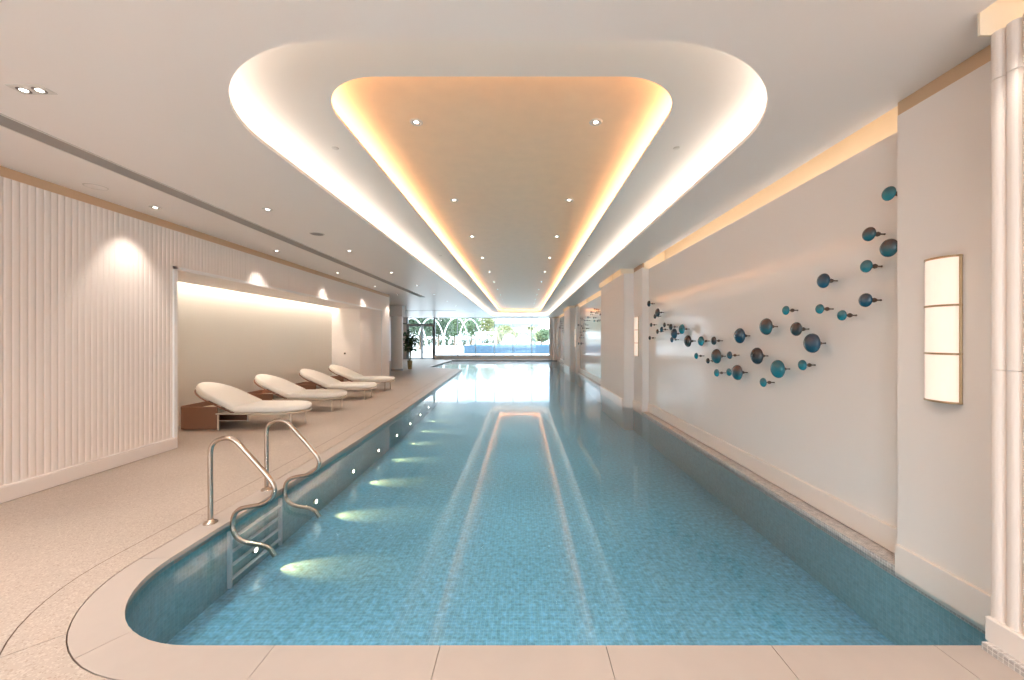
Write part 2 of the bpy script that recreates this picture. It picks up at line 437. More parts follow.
mb.loft([rr(OX0, OX1, OY0, OY1, 1.08, -.05, Z2), rr(GX0, GX1, GY0, GY1, .5, 0, Z2), rr(GX0, GX1, GY0, GY1, .5, 0, Z2+.022)])
struct('ceiling_cove', mb, M['cove'])
mb = MB()
prof = [(0, Z2+.022), (.22, Z2+.022), (.24, 3.38), (.24, 3.42), (.225, 3.455), (.19, 3.48), (.14, 3.495), (.03, Z3)]
mb.loft([rr(GX0, GX1, GY0, GY1, .5, d, z) for d, z in prof], smooth=True)
q = rr(GX0, GX1, GY0, GY1, .5, .03, Z3); mb.add(q, [tuple(range(len(q)))])
struct('ceiling_gold', mb, M['gold'])
def ring_strip(name, m, x0, x1, y0, y1, r, d0, d1, z, label):
    a = MB(); a.loft([rr(x0,x1,y0,y1,r,d0,z), rr(x0,x1,y0,y1,r,d1,z), rr(x0,x1,y0,y1,r,d1,z+.004), rr(x0,x1,y0,y1,r,d0,z+.004), rr(x0,x1,y0,y1,r,d0,z)])
    return meta(a.build(name, m), label, 'light strip')
ring_strip('light_strip', M['led'], OX0, OX1, OY0, OY1, 1.08, .03, .22, 3.119, 'warm white light strip hidden in the outer ceiling cove around the whole recess')
ring_strip('light_strip', M['ledgold'], GX0, GX1, GY0, GY1, .5, .03, .18, 3.363, 'amber light strip hidden around the edge of the gold ceiling panel')
struct('roof', MB().box(-9.3, 3.3, -3.3, 29.1, 3.6, 3.8), M['bldg'])

# air slot
t = thing('linear_air_diffuser', 'long dark grey slot diffuser running along the left side of the ceiling', 'air diffuser', (-3.77, 5.8, ZC))
MB().box(-.094, .094, -8.8, 8.8, -.006, .0).build('grille', M['slot'], t)
MB().box(-.1, -.09, -8.8, 8.8, -.009, .0).box(.09, .1, -8.8, 8.8, -.009, 0).build('frame', M['lamptrim'], t)
t = thing('linear_air_diffuser', 'short slot diffuser set crosswise in the ceiling by the window', 'air diffuser', (-5.3, 21.5, ZC))
MB().box(-1.6, 1.6, -.06, .06, -.006, 0).build('grille', M['slot'], t)

# ---------------------------------------------------------------- lamps
def spot(parent, loc, rot, power, size, blend, col=(1, .91, .83), rad=.045):
    l = bpy.data.lights.new('bulb', 'SPOT'); l.energy = power; l.spot_size = math.radians(size); l.spot_blend = blend; l.color = col; l.shadow_soft_size = rad
    o = bpy.data.objects.new('bulb', l); C.objects.link(o); o.parent = parent; o.location = loc; o.rotation_euler = rot
    return o
trim_me = MB().lathe([(.036, -.002), (.05, -.006), (.058, -.004), (.06, 0)], 24)
def downlight(x, y, z, label, group, power=0, size=60, blend=.6, tilt=0, dark=False, sc_=1.0):
    t = thing('downlight', label, 'ceiling light', (x, y, z), 0, group)
    MB().lathe([(.034*sc_, -.001), (.036*sc_, -.005), (.052*sc_, -.007), (.058*sc_, -.004), (.06*sc_, 0)], 24).build('trim_ring', M['lamptrim'], t)
    MB().lathe([(.0005, -.0035), (.022*sc_, -.003)], 20).build('lens', M['lens'], t)
    MB().lathe([(.022*sc_, -.003), (.035*sc_, -.004)], 20).build('baffle', M['lampdark'], t)
    if power: spot(t, (0, 0, -.02), (0, tilt, 0), power, size, blend)
    return t
ordn = ['nearest', 'second', 'third', 'fourth', 'fifth', 'sixth', 'seventh', 'eighth', 'ninth', 'tenth', 'eleventh', 'twelfth']
k = 0
for i, y in enumerate([-1.6+0*0, 3.48, 5.43, 7.36, 9.3, 11.25, 13.2, 15.15, 17.1, 19.05, 21.0, 22.95][1:]):
    for x, side in ((-.975, 'left'), (.68, 'right')):
        downlight(x, y*1.02, Z3, 'small recessed downlight in the gold ceiling panel, %s of the %s row' % (ordn[i], side), 'downlights in the gold ceiling', 75, 60, 1)
for i, y in enumerate([2.45, 4.72, 6.95, 9.2, 11.45, 13.7, 16.0, 18.3, 20.6, 22.9, 25.2]):  # the farther lamps of this row are added to lighten the far end
    if i == 0:
        t = thing('twin_downlight', 'rectangular twin recessed downlight in the plain ceiling at upper left', 'ceiling light', (-3.12, y, ZC), 0)
        MB().bbox(-.11, .11, -.05, .05, -.006, 0, .003).build('trim_plate', M['lamptrim'], t)
        for q in (-.05, .05):
            MB().lathe([(.0005, -.009), (.02, -.0085)], 20, (q, 0, 0)).build('lens', M['lens'], t)
            MB().lathe([(.02, -.0085), (.035, -.008)], 20, (q, 0, 0)).build('baffle', M['lampdark'], t)
        spot(t, (0, 0, -.02), (0, 0, 0), 70, 64, 1)
    else:
        downlight(-3.12, y, ZC, 'recessed downlight between the slot diffuser and the lit cove, %s from the near end' % ordn[i], 'downlights of the left ceiling strip', 70, 64, 1)
for i, y in enumerate([2.35, 4.65, 6.95, 9.25, 11.6, 13.7]):
    downlight(-4.43, y, ZC, 'wall washing downlight close to the fluted left wall, %s from the near end' % ordn[i], 'wall washing downlights by the fluted wall', 24, 66, .7, math.radians(15))
for i, y in enumerate([-2.2, -.6, .9]):  # added lamps out of view that brighten the foreground floor
    for x in (-3.2, -1.2, 1.0):
        downlight(x, y, ZC, 'added unseen downlight in the ceiling behind the viewer, %s row from the back' % ordn[i], 'added downlights over the near deck', 42, 160, 1)
# round speaker and detectors
t = thing('ceiling_vent', 'round dark ceiling vent left of the lit cove', 'ceiling speaker', (-3.1, 5.82, ZC))
MB().lathe([(.001, -.006), (.085, -.006), (.09, -.004)], 28).build('grille', M['slot'], t)
MB().lathe([(.088, -.007), (.10, -.006), (.105, 0)], 28).build('rim', M['lamptrim'], t)
t = thing('ceiling_speaker', 'flush round white speaker in the ceiling near the fluted wall', 'ceiling speaker', (-4.45, 4.02, ZC))
MB().lathe([(.001, -.003), (.08, -.003), (.085, 0)], 28).build('grille', M['ceil'], t)
MB().lathe([(.083, -.004), (.092, -.004), (.095, 0)], 28).build('rim', M['lamptrim'], t)
for i, y in enumerate([3.71, 8.5, 13.3]):
    for x, side in ((-1.80, 'left'), (1.49, 'right')):
        t = thing('sprinkler_head', 'small round sprinkler cover in the white cove, %s on the %s side' % (ordn[i], side), 'sprinkler', (x, y, Z2), 0, 'sprinkler covers in the cove')
        MB().lathe([(.001, -.006), (.028, -.006), (.032, -.003), (.033, 0)], 20).build('cover', M['lamptrim'], t)

# spot grazing for the near fluted block
for y in (1.62, .7):
    t = downlight(2.12, y, ZC, 'recessed downlight grazing the fluted block at the right, %s' % ('first from the pool' if y > 1 else 'second from the pool'), 'downlights by the right fluted wall', 7, 60, .3, math.radians(-12))

# wall sconces
def sconce(x, y, label):
    t = thing('wall_sconce', label, 'wall light', (x, y, 1.555), 0, 'wall sconces on the right wall')
    W = .090; D = .052; Hh = .425
    def half(r0, r1, z0, z1, m, nm):
        mb = MB(); ring = [(-D*r0*math.sin(PI*k/18)-.012, W*r0*math.cos(PI*k/18)) for k in range(19)]
        pts = [(0-.0, W*r0), *ring, (0, -W*r0)]
        mb.loft([[(a, b, z0) for a, b in pts], [(a, b, z1) for a, b in pts]], cap=True); return mb.build(nm, m, t)
    MB().bbox(-.012, 0, -W-.006, W+.006, -Hh-.008, Hh+.008, .003).build('backplate', M['brass'], t)
    for i in range(3):
        z0 = -Hh+2*Hh*i/3; half(1, 1, z0+.006, z0+2*Hh/3-.006, M['shade'], 'lamp_shade')
    for i in range(4):
        z0 = -Hh+2*Hh*i/3; half(1.06, 1.06, z0-.006, z0+.006, M['brass'], 'ring')
    for s_ in (-1, 1):
        MB().box(-.016, 0, s_*W-.004, s_*W+.004, -Hh, Hh).build('edge_strip', M['brass'], t)
    return t
sconce(2.525, 2.30, 'tall half round glowing sconce with brass rings at the right, nearest of the row')
sconce(2.525, 8.42, 'glowing wall sconce on the pier just beyond the large glass disc wall')
sconce(2.525, 11.65, 'glowing wall sconce hidden behind the second fluted block')
sconce(2.525, 18.0, 'small distant glowing sconce right after the second cluster of glass discs')
sconce(2.525, 21.2, 'glowing wall sconce behind the third fluted block')
sconce(2.525, 27.35, 'farthest tiny glowing sconce beside the window wall')

# ---------------------------------------------------------------- glass discs
def glassy(name, top, bot):  # tone change over the height is partly a painted reflection of the coves
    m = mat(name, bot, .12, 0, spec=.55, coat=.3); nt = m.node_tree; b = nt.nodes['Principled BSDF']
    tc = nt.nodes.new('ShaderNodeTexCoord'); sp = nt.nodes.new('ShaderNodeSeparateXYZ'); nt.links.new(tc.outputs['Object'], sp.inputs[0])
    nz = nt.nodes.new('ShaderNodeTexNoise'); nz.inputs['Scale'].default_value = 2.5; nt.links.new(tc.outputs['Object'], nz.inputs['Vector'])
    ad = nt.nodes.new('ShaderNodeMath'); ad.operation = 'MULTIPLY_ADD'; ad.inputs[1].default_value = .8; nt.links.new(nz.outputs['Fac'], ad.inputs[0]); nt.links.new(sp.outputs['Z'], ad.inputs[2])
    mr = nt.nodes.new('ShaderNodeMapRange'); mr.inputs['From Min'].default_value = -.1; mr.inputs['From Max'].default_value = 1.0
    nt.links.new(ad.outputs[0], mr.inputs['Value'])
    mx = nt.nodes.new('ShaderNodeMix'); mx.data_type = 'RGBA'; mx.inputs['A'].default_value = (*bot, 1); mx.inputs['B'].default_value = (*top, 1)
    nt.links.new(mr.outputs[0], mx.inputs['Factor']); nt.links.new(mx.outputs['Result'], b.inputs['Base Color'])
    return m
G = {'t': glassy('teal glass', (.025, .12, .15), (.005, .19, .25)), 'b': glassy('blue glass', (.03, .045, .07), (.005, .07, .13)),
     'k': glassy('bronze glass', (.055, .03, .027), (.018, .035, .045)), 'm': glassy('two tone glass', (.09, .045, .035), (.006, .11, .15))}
Gn = {'t': 'teal', 'b': 'deep blue', 'k': 'smoky bronze', 'm': 'two-tone bronze and teal'}
disc_me = {}
def disc_mesh(key):
    if key not in disc_me:
        n = 14; pr = []
        for i in range(n+1):
            a = -PI/2 + PI*i/n; x = -math.sin(a)
            # a domed front (towards the room, -x) and a flatter back with a rolled rim
            pr.append((max(.0005, math.cos(a)), -.62*math.sin(a) if a > 0 else -.30*math.sin(a)))
        o = MB().lathe(pr, 28, axis='x').build('glass', G[key]); me = o.data; bpy.data.objects.remove(o); disc_me[key] = me
    return disc_me[key]
_r = MB().lathe([(.005, 0), (.005, .07)], 10, axis='x').build('rod', M['strap']); rod_me = _r.data; bpy.data.objects.remove(_r)
_r = MB().lathe([(.0005, -.018), (.013, -.013), (.018, 0), (.013, .013), (.0005, .018)], 14, axis='x').build('knob', M['strap']); knob_me = _r.data; bpy.data.objects.remove(_r)
_r = MB().lathe([(.007, 0), (.007, .004)], 16, axis='x', cap=True).build('wall_plate', M['strap']); plate_me = _r.data; bpy.data.objects.remove(_r)
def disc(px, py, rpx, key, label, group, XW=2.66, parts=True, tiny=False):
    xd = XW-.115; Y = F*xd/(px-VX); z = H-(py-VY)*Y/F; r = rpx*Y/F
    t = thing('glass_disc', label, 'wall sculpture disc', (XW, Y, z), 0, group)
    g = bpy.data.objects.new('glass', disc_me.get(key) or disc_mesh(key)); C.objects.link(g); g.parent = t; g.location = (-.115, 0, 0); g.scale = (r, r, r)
    if parts:
        for nm, me, x in (('rod', rod_me, -.11), ('knob', knob_me, -.055), ('wall_plate', plate_me, -.006)):
            o = bpy.data.objects.new(nm, me); C.objects.link(o); o.parent = t; o.location = (x, 0, 0)
            if nm == 'rod': o.scale = (1.55, 1, 1)
S = 2.833
art = [(706,95,20,'t','cut off by the pier edge, highest'), (650,210,20,'m','left above the big disc at the pier'),
 (707,249,26,'m','partly behind the pier, largest at the upper right'), (642,301,18,'t','left below the big disc at the pier'),
 (521,342,21,'b','leading the upper right group on its left side'), (640,397,20,'b','lowest one beside the pier'),
 (573,440,15,'t','small, just left below the lowest pier side disc'), (510,422,14,'t','small, under the deep blue upper disc'),
 (414,426,13,'t','small and alone above the large low discs'), (444,479,20,'k','dark, directly above and left of the largest disc'),
 (489,519,28,'b','largest of all, with a wide round shadow'), (461,581,15,'t','small, below the largest disc'),
 (359,472,24,'m','large, top one of the middle trio'), (392,592,26,'t','large and bright, bottom one of the middle'),
 (333,555,24,'k','large grey brown, in the centre of the middle group'), (350,630,13,'t','small, lowest of the whole sweep'),
 (284,498,22,'b','large, top left of the middle group'), (277,602,22,'m','large, low left, touching a small teal one'),
 (253,601,11,'t','small, hugging the left of a large low disc'), (218,603,11,'t','small, low, below a tall two-tone disc'),
 (218,556,21,'m','tall, in the low left group'), (255,553,11,'b','small, right of the tall left group disc'),
 (193,569,8,'k','tiny and dark, left below the tall left group disc'), (210,512,12,'k','small, above the tall left group disc'),
 (174,513,14,'t','medium, second from the tall bronze disc'), (160,555,9,'t','tiny bright, lower left of the low group'),
 (137,513,17,'k','tall and dark, between small ones at left'), (120,479,14,'t','medium, up left of the tall bronze disc'),
 (98,492,15,'b','narrow, dark, at the left with a tiny one below'), (91,509,8,'b','tiny, tucked under the narrow dark blue disc'),
 (88,473,9,'k','tiny, just above the narrow dark blue disc'), (70,467,7,'k','tiny, top of the small left trio'),
 (62,480,8,'b','tiny, middle of the small left trio'), (50,486,7,'k','tiny, leftmost of the small left trio'),
 (51,432,12,'k','narrow, second highest at the far left end'), (43,443,7,'k','tiny, hugging the narrow disc at far left'),
 (32,467,6,'k','tiny, above the lowest far left one'), (26,407,9,'k','highest one at the far left end'),
 (39-11,504,6,'k','lowest one at the far left end')]
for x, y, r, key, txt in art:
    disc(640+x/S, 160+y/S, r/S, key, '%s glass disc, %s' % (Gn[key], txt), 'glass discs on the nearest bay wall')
a2 = [(495,230),(450,190),(430,185),(400,215),(440,225),(395,240),(370,265),(365,295),(425,270),(430,300),(475,290),(465,300),(300,275),(310,290),(335,295),(275,340),
      (310,350),(330,330),(350,340),(355,375),(320,370),(325,400),(295,410),(305,440),(290,465),(310,465),(278,520),(305,520),(488,240),(455,210)]
for i, (x, y) in enumerate(a2):
    key = 'ktbk'[i % 4]
    disc(550+x/9.71, 290+y/9.71, random.choice((.7, .9, 1.2)), key, 'tiny dark glass disc in the second, distant cluster on the right wall', 'glass discs on the second bay wall')
for i, (x, y) in enumerate([(105,305),(110,325),(98,350),(115,345),(105,370),(125,395),(128,405),(92,365),(120,372)]):
    disc(550+x/9.71, 290+y/9.71, .7, 'k', 'faint minute glass disc in the farthest cluster near the window', 'glass discs on the farthest bay wall')

# ---------------------------------------------------------------- pool rails
def crm(pts, n=8):
    P = [Vector(p) for p in pts]; out = []
    for i in range(len(P)-1):
        a = P[max(0, i-1)]; b = P[i]; c = P[i+1]; d = P[min(len(P)-1, i+2)]
        for k in range(n):
            t = k/n; out.append(.5*((2*b)+(-a+c)*t+(2*a-5*b+4*c-d)*t*t+(-a+3*b-3*c+d)*t**3))
    out.append(P[-1]); return [tuple(p) for p in out]
raw = [(210.5,522.5),(210.5,500),(210.3,470),(210.5,452),(213,444),(219,439.5),(228,438),(235,440.5),(241,446),(250,456),(259,466),(267,475.5),(272.5,483),(274.5,490),(272,497.5),(266,502.5),(258,505.3),
       (249,506.8),(241,508.8),(235.5,513),(233,520),(233,529),(236.5,536.5),(243,541.2),(252,543.5),(262,545),(270,549),(275,556)]
def rail(y, label):
    t = thing('pool_handrail', label, 'handrail', (-2.54, y, 0), 0, 'pair of pool handrails')
    sc_ = F/3.14
    P = [((x-VX)/sc_+2.54, 0, H-(yy-VY)/sc_) for x, yy in raw]
    MB().tube(crm(P, 6), .019, 14).build('tube', M['steel'], t)
    MB().lathe([(.05, 0), (.05, .006), (.045, .012), (.024, .014), (.022, .03), (.019, .032)], 24).build('flange', M['steel'], t)
rail(3.14, 'curved steel pool handrail, the nearer of the pair')
rail(3.83, 'curved steel pool handrail, the farther of the pair')
t = thing('pool_step_ladder', 'submerged step ladder with pale treads on the pool wall below the handrails', 'pool ladder', (-2.41, 3.485, ZF))
for q in (-.33, .33): MB().box(.0, .03, q-.010, q+.010, .02, .48).build('stile', M['rung'], t)
for i in range(4): MB().bbox(.0, .04, -.32, .32, .08+.11*i, .09+.11*i, .004).build('tread', M['rung'], t)

# underwater lamps
def edge_x(y):
    for p, q in zip(edge, edge[1:]):
        if p[1] <= y <= q[1] and p[0] < -2: return p[0]+(q[0]-p[0])*(y-p[1])/(q[1]-p[1])
    return -2.41
for i in range(14):
    y = 3.47+1.03*i if i < 8 else 3.47+1.03*7+1.06*(i-7)
    t = thing('underwater_light', 'round underwater light in the left pool wall, %s from the near end' % (ordn+['thirteenth', 'fourteenth'])[i], 'pool light', (edge_x(y), y, -.40), 0, 'underwater lights of the left pool wall')
    MB().lathe([(.0005, .018), (.02, .016)], 20, axis='x').build('lens', M['ulens'], t)
    MB().lathe([(.02, .018), (.028, .018), (.03, 0)], 20, axis='x').build('rim', M['steel'], t)
    o = spot(t, (.03, 0, .0), (0, 0, 0), 30, 40, .8, (1, .42, .13), .01)
    o.rotation_euler = Vector((-1, 0, .34)).to_track_quat('Z', 'Y').to_euler()
    # spot shines along its local -Z: towards +x and down

for i, x in enumerate((-1.2, .4, 1.8)):  # added floods, hidden below the coping, to brighten the pool basin
    t = thing('underwater_light', 'added unseen underwater flood light in the near end wall of the pool, %s' % ['left', 'middle', 'right'][i], 'pool light', (x, POOL_Y0+.002, -.32), PI/2, 'added underwater flood lights of the near pool wall')
    MB().lathe([(.0005, .018), (.05, .016)], 20, axis='x').build('lens', M['ulens'], t)
    MB().lathe([(.05, .018), (.06, .018), (.062, 0)], 20, axis='x').build('rim', M['steel'], t)
    o = spot(t, (.04, 0, 0), (0, 0, 0), 5, 150, 1, (.9, .97, 1), .05)
    o.rotation_euler = Vector((-1, 0, 0)).to_track_quat('Z', 'Y').to_euler()

# ---------------------------------------------------------------- sun loungers
def inset_loop(outline, d):
    o = []; n = len(outline)
    for i in range(n):
        p = Vector(outline[i]); a = Vector(outline[i-1]); b = Vector(outline[(i+1) % n])
        t1 = (p-a).normalized(); t2 = (b-p).normalized(); bb = Vector((-t1.y-t2.y, t1.x+t2.x))
        bb = bb/bb.length; o.append(p+bb*d/max(.5, bb.dot(Vector((-t1.y, t1.x)))))
    return o
def cushion_mb(outline, z0, z1, rnd=.035, crown=.015):
    mb = MB(); seg = 5; n = len(outline)
    cxy = Vector((sum(p[0] for p in outline)/n, sum(p[1] for p in outline)/n)); rings = []
    for k in range(seg+1):
        a = PI/2*k/seg; rings.append([(p.x, p.y, z0+rnd*(1-math.sin(a))) for p in inset_loop(outline, rnd*(1-math.cos(a)))])
    for k in range(seg+1):
        a = PI/2*(1-k/seg); rings.append([(p.x, p.y, z1-rnd*(1-math.sin(a))) for p in inset_loop(outline, rnd*(1-math.cos(a)))])
    # order: rim (a=0) is at z0+rnd, so the lower half must run from the bottom upwards
    low = rings[:seg+1]; low.reverse(); high = rings[seg+1:]; high.reverse()
    base = inset_loop(outline, rnd); cap = []
    for f, dz in ((.75, .55), (.4, .9), (.02, 1)):
        cap.append([(cxy.x+(p.x-cxy.x)*f, cxy.y+(p.y-cxy.y)*f, z1+crown*dz) for p in base])
    mb.loft(low+high+cap, smooth=True); mb.add(low[0], [tuple(reversed(range(n)))])
    return mb
def dshape(L, W, rl, c=.03):
    # back edge at x=0 with small corners, elliptical end reaching x=L; counter-clockwise
    p = [(c, -W/2)] + [(c+(L-rl-c)*k/4, -W/2) for k in range(1, 4)]
    p += [(L-rl+rl*math.cos(-PI/2+PI*k/24), W/2*math.sin(-PI/2+PI*k/24)) for k in range(25)]
    p += [(c+(L-rl-c)*k/4, W/2) for k in (3, 2, 1)] + [(c, W/2), (0, W/2-c)]
    p += [(0, (W/2-c)*q) for q in (.6, .2, -.2, -.6)] + [(0, -W/2+c)]
    return p
def lounger():
    W = .72; t = thing('sun_lounger', 'x', 'sun lounger', (0, 0, 0), 0, 'sun loungers in the niche')
    cushion_mb(dshape(1.09, W, .42), .287, .385, .04).build('seat_cushion', M['cushion'], t)
    mt = Matrix.Translation((.03, 0, .295)) @ Matrix.Rotation(PI, 4, 'Z') @ Matrix.Rotation(-math.radians(24.5), 4, 'Y')
    bk = cushion_mb(dshape(.91, W, .46), 0, .10, .04).build('backrest_cushion', M['cushion'], t); bk.matrix_local = mt
    bf = MB().tube([(x, y, -.014) for x, y in dshape(.90, W-.01, .46)], .011, 8, closed=True).build('backrest_frame', M['basket'], t); bf.matrix_local = mt
    for x in (.2, .42, .64): MB().box(x-.03, x+.03, -.33 if x < .5 else -.25, .33 if x < .5 else .25, -.016, -.006).build('strap', M['strap'], bf)
    d = dshape(1.08, W-.02, .42)[1:32]
    pts = [(-.25, -W/2+.01, .268)] + [(x, y, .268) for x, y in d] + [(-.25, W/2-.01, .268)]
    MB().tube(pts, .014, 8).tube([(-.24, -W/2+.02, .268), (-.24, W/2-.02, .268)], .01, 8).build('frame', M['frame'], t)
    MB().box(-.2, .80, -.33, .33, .272, .286).build('deck_panel', M['frame'], t)
    for x, y in ((-.22, -W/2+.015), (-.22, W/2-.015), (.90, -.22), (.90, .22)):
        MB().tube([(x, y, 0), (x, y, .268)], .014, 10).build('leg', M['frame'], t)
    # brown woven basket wrapped round the head end, with a beige tray inside
    out = []; r = .14; x0 = -.90; x1 = -.235; yy = W/2
    out = [(x1, -yy)]
    out += [(x0+r-r*math.sin(PI/2*k/8), -yy+r-r*math.cos(PI/2*k/8)) for k in range(9)]
    out += [(x0+r-r*math.cos(PI/2*k/8), yy-r+r*math.sin(PI/2*k/8)) for k in range(9)] + [(x1, yy)]
    inn = offset_open(out, .022); inn2 = offset_open(out, -.022)
    if sum(p[0]**2+p[1]**2 for p in inn2) < sum(p[0]**2+p[1]**2 for p in inn): inn = inn2
    mb = MB(); n = len(out)
    mb.loft([[(*out[i], .015), (*inn[i], .015), (*inn[i], .37), (*out[i], .37)] for i in range(n)], cap=True)
    bs = mb.build('basket', M['basket'], t)
    MB().loft([[(*p, .285) for p in inn], [(*p, .30) for p in inn]], cap=True).build('tray', M['tray'], bs)
    MB().tube([(*( (Vector(out[i])+Vector(inn[i]))/2), .372) for i in range(n)], .013, 8).build('rim', M['basket'], bs)
    return t
L0 = lounger()
for i, (y, lab) in enumerate([(6.68, 'cream cushioned sun lounger nearest the viewer, brown basket side fully visible'), (8.2, 'cream sun lounger second from the near end of the niche'),
                              (9.72, 'cream sun lounger third from the near end of the niche'), (11.3, 'cream sun lounger farthest away, beside the curved niche corner')]):
    o = L0 if i == 0 else copy_tree(L0)
    o.location = (-4.78-(.06 if i in (1, 3) else 0), y, 0); o['label'] = lab

# small wall button in the niche end wall
t = thing('wall_button', 'small dark round button on the niche end wall', 'wall button', (-5.52, NE, 1.05))
MB().bbox(-.03, .03, -.012, 0, -.03, .03, .004).build('plate', M['steel'], t)
MB().box(-.018, .018, -.018, -.012, -.018, .018).build('button', M['black'], t)

# ---------------------------------------------------------------- potted plant
t = thing('potted_plant', 'tall leafy green plant in a slim olive tan pot beside the round column', 'potted plant', (-5.62, 19.3, 0))
p = MB().lathe([(.001, 0), (.09, 0), (.11, .12), (.125, .40), (.135, .42), (.11, .42), (.10, .36)], 28).build('pot', M['pot'], t)
MB().lathe([(.001, .37), (.105, .365)], 24).build('soil', M['soil'], p)
rs = random.Random(4); st = MB(); lf = MB()
for k in range(9):
    a = rs.uniform(0, 2*PI); hh = rs.uniform(1.4, 2.4); dx, dy = .2*math.cos(a), .2*math.sin(a)
    P = [(0+.04*math.cos(a), .04*math.sin(a), .34), (dx*.4, dy*.4, hh*.6), (dx, dy, hh)]
    st.tube(crm(P, 4), .010, 6)
    for j in range(9):
        f = .42+.58*j/8; bx, by, bz = dx*f, dy*f, .34+(hh-.34)*f
        b = rs.uniform(0, 2*PI); L = rs.uniform(.30, .48); Wd = L*.27; up = rs.uniform(.3, .9)
        ux, uy = math.cos(b), math.sin(b); rows = []
        for q in range(7):
            s_ = q/6; w_ = Wd*math.sin(PI*min(1, s_*.93+.05))**.8; zc = bz+L*(up*s_-1.1*s_*s_*up)
            cx_, cy_ = bx+ux*L*s_, by+uy*L*s_
            rows.append([(cx_-uy*w_*e, cy_+ux*w_*e, zc+abs(e)*w_*.35) for e in (-1, -.5, 0, .5, 1)])
        lf.loft(rows, closed=False, smooth=True)
st.build('stems', M['stem'], t); lf.build('foliage', M['leaf'], t)

# ---------------------------------------------------------------- window wall
YW = 28.8
mul = [-6.5, -4.83, -3.46, -2.06, -.67, .73, 2.06]
def frame_box(mb, x0, x1, z0, z1, w=.03, d=.05):
    mb.box(x0, x0+w, YW-d, YW+d, z0, z1).box(x1-w, x1, YW-d, YW+d, z0, z1).box(x0+w, x1-w, YW-d, YW+d, z1-w, z1).box(x0+w, x1-w, YW-d, YW+d, z0, z0+w)
for i in range(6):
    x0, x1 = mul[i], mul[i+1]
    t = meta(bpy.data.objects.new('window_%d' % (i+1), None), kind='structure'); C.objects.link(t)
    mb = MB(); frame_box(mb, x0, x1, .28, ZC-.01, .022); mb.build('window_frame', M['framegrey'], t)
    MB().box(x0+.02, x1-.02, YW-.006, YW+.006, .31, ZC-.04).build('pane', M['glass'], t)
t = meta(bpy.data.objects.new('door_1', None), kind='structure'); C.objects.link(t)
mb = MB(); mb.box(-8.62, -8.52, YW-.08, YW+.08, 0, ZC).box(-6.62, -6.5, YW-.08, YW+.08, 0, ZC).box(-8.52, -6.62, YW-.08, YW+.08, 2.52, 2.64).box(-8.52, -6.62, YW-.05, YW+.05, ZC-.04, ZC)
mb.build('door_frame', M['framegrey'], t)
MB().box(-8.52, -6.62, YW-.006, YW+.006, 2.64, ZC-.04).build('transom_pane', M['glass'], t)
for x0, x1, hx in ((-8.52, -7.50, -7.56), (-7.48, -6.62, -7.42)):
    mb = MB(); frame_box(mb, x0, x1, .01, 2.52, .075, .03); lf_ = mb.build('door_leaf', M['framegrey'], t)
    MB().box(x0+.07, x1-.07, YW-.006, YW+.006, .08, 2.45).build('pane', M['glass'], lf_)
    MB().tube([(hx, YW-.04, .9), (hx, YW-.09, .92), (hx, YW-.09, 1.28), (hx, YW-.04, 1.3)], .012, 8).build('door_handle', M['steel'], lf_)
struct('trim_6', MB().bbox(-6.5, 2.3, YW-.16, YW+.1, 0, .28, .01), M['trimwhite'])
struct('wall_window_side', MB().box(2.06, 3.1, YW-.1, YW+.1, 0, ZC+.3).box(-9.1, -8.62, YW-.1, YW+.1, 0, ZC+.3).box(-8.62, 2.06, YW-.1, YW+.1, ZC-.005, ZC+.5), M['wall'])

# ---------------------------------------------------------------- outside
struct('ground', MB().box(-60, 60, 28.95, 160, -.2, -.02).box(-60, 60, -60, -3.15, -.2, -.02), M['terrace'])
t = thing('raised_water_tank', 'long raised blue tiled pool tank on the sunny terrace outside the windows', 'raised pool', (0, 0, 0))
MB().box(-6.0, 5.5, 39.8, 40.0, 0, .80).box(-6.0, 5.5, 49.8, 50, 0, .8).box(-6, -5.8, 40, 49.8, 0, .8).box(5.3, 5.5, 40, 49.8, 0, .8).build('tank_wall', M['bluetile'], t)
MB().box(-5.8, 5.3, 40, 49.8, .6, .72).build('tank_water', M['bluewater'], t)
def leaves(mb, c, rx, rz, n, rs, s=.35):
    for _ in range(n):
        while True:
            v = Vector((rs.uniform(-1, 1), rs.uniform(-1, 1), rs.uniform(-1, 1)))
            if .25 < v.length < 1: break
        v = v.normalized()*v.length**.5
        p = Vector((c[0]+v.x*rx, c[1]+v.y*rx, c[2]+v.z*rz)); a = Vector((rs.gauss(0, 1), rs.gauss(0, 1), rs.gauss(0, 1))).normalized(); b = a.orthogonal().normalized()
        q = s*rs.uniform(.6, 1.3); mb.add([p-a*q, p-b*q*.5, p+a*q, p+b*q*.5], [(0, 1, 2, 3)])
def tree(px, Y, h, rx, m, label, seed):
    rs = random.Random(seed); x = (px-VX)*Y/F
    t = thing('tree', label, 'tree', (x, Y, -.02), 0, None)
    tr = MB().tube([(0, 0, 0), (.1, 0, h*.3), (0, .1, h*.55)], [.16, .12, .07], 8)
    for k in range(5):
        a = 2*PI*k/5; tr.tube([(0, .05, h*.45), (rx*.4*math.cos(a), rx*.4*math.sin(a), h*.7)], [.06, .02], 6)
    tr.build('trunk', M['bark'], t)
    mb = MB()
    for k in range(7):
        a = rs.uniform(0, 2*PI); d = rx*.5*rs.random(); leaves(mb, (d*math.cos(a), d*math.sin(a), h*rs.uniform(.5, .8)), rx*.6, h*.25, 260, rs, .22)
    mb.build('foliage', m, t)
tree(404, 68, 6.4, 2.8, M['fol2'], 'dark green tree outside at the left edge of the glass doors', 1)
tree(420, 54, 6.2, 2.6, M['fol2'], 'tall dark green tree outside behind the door transom', 8)
tree(438, 61, 6.0, 2.6, M['fol2'], 'round green tree outside between two white arches', 2)
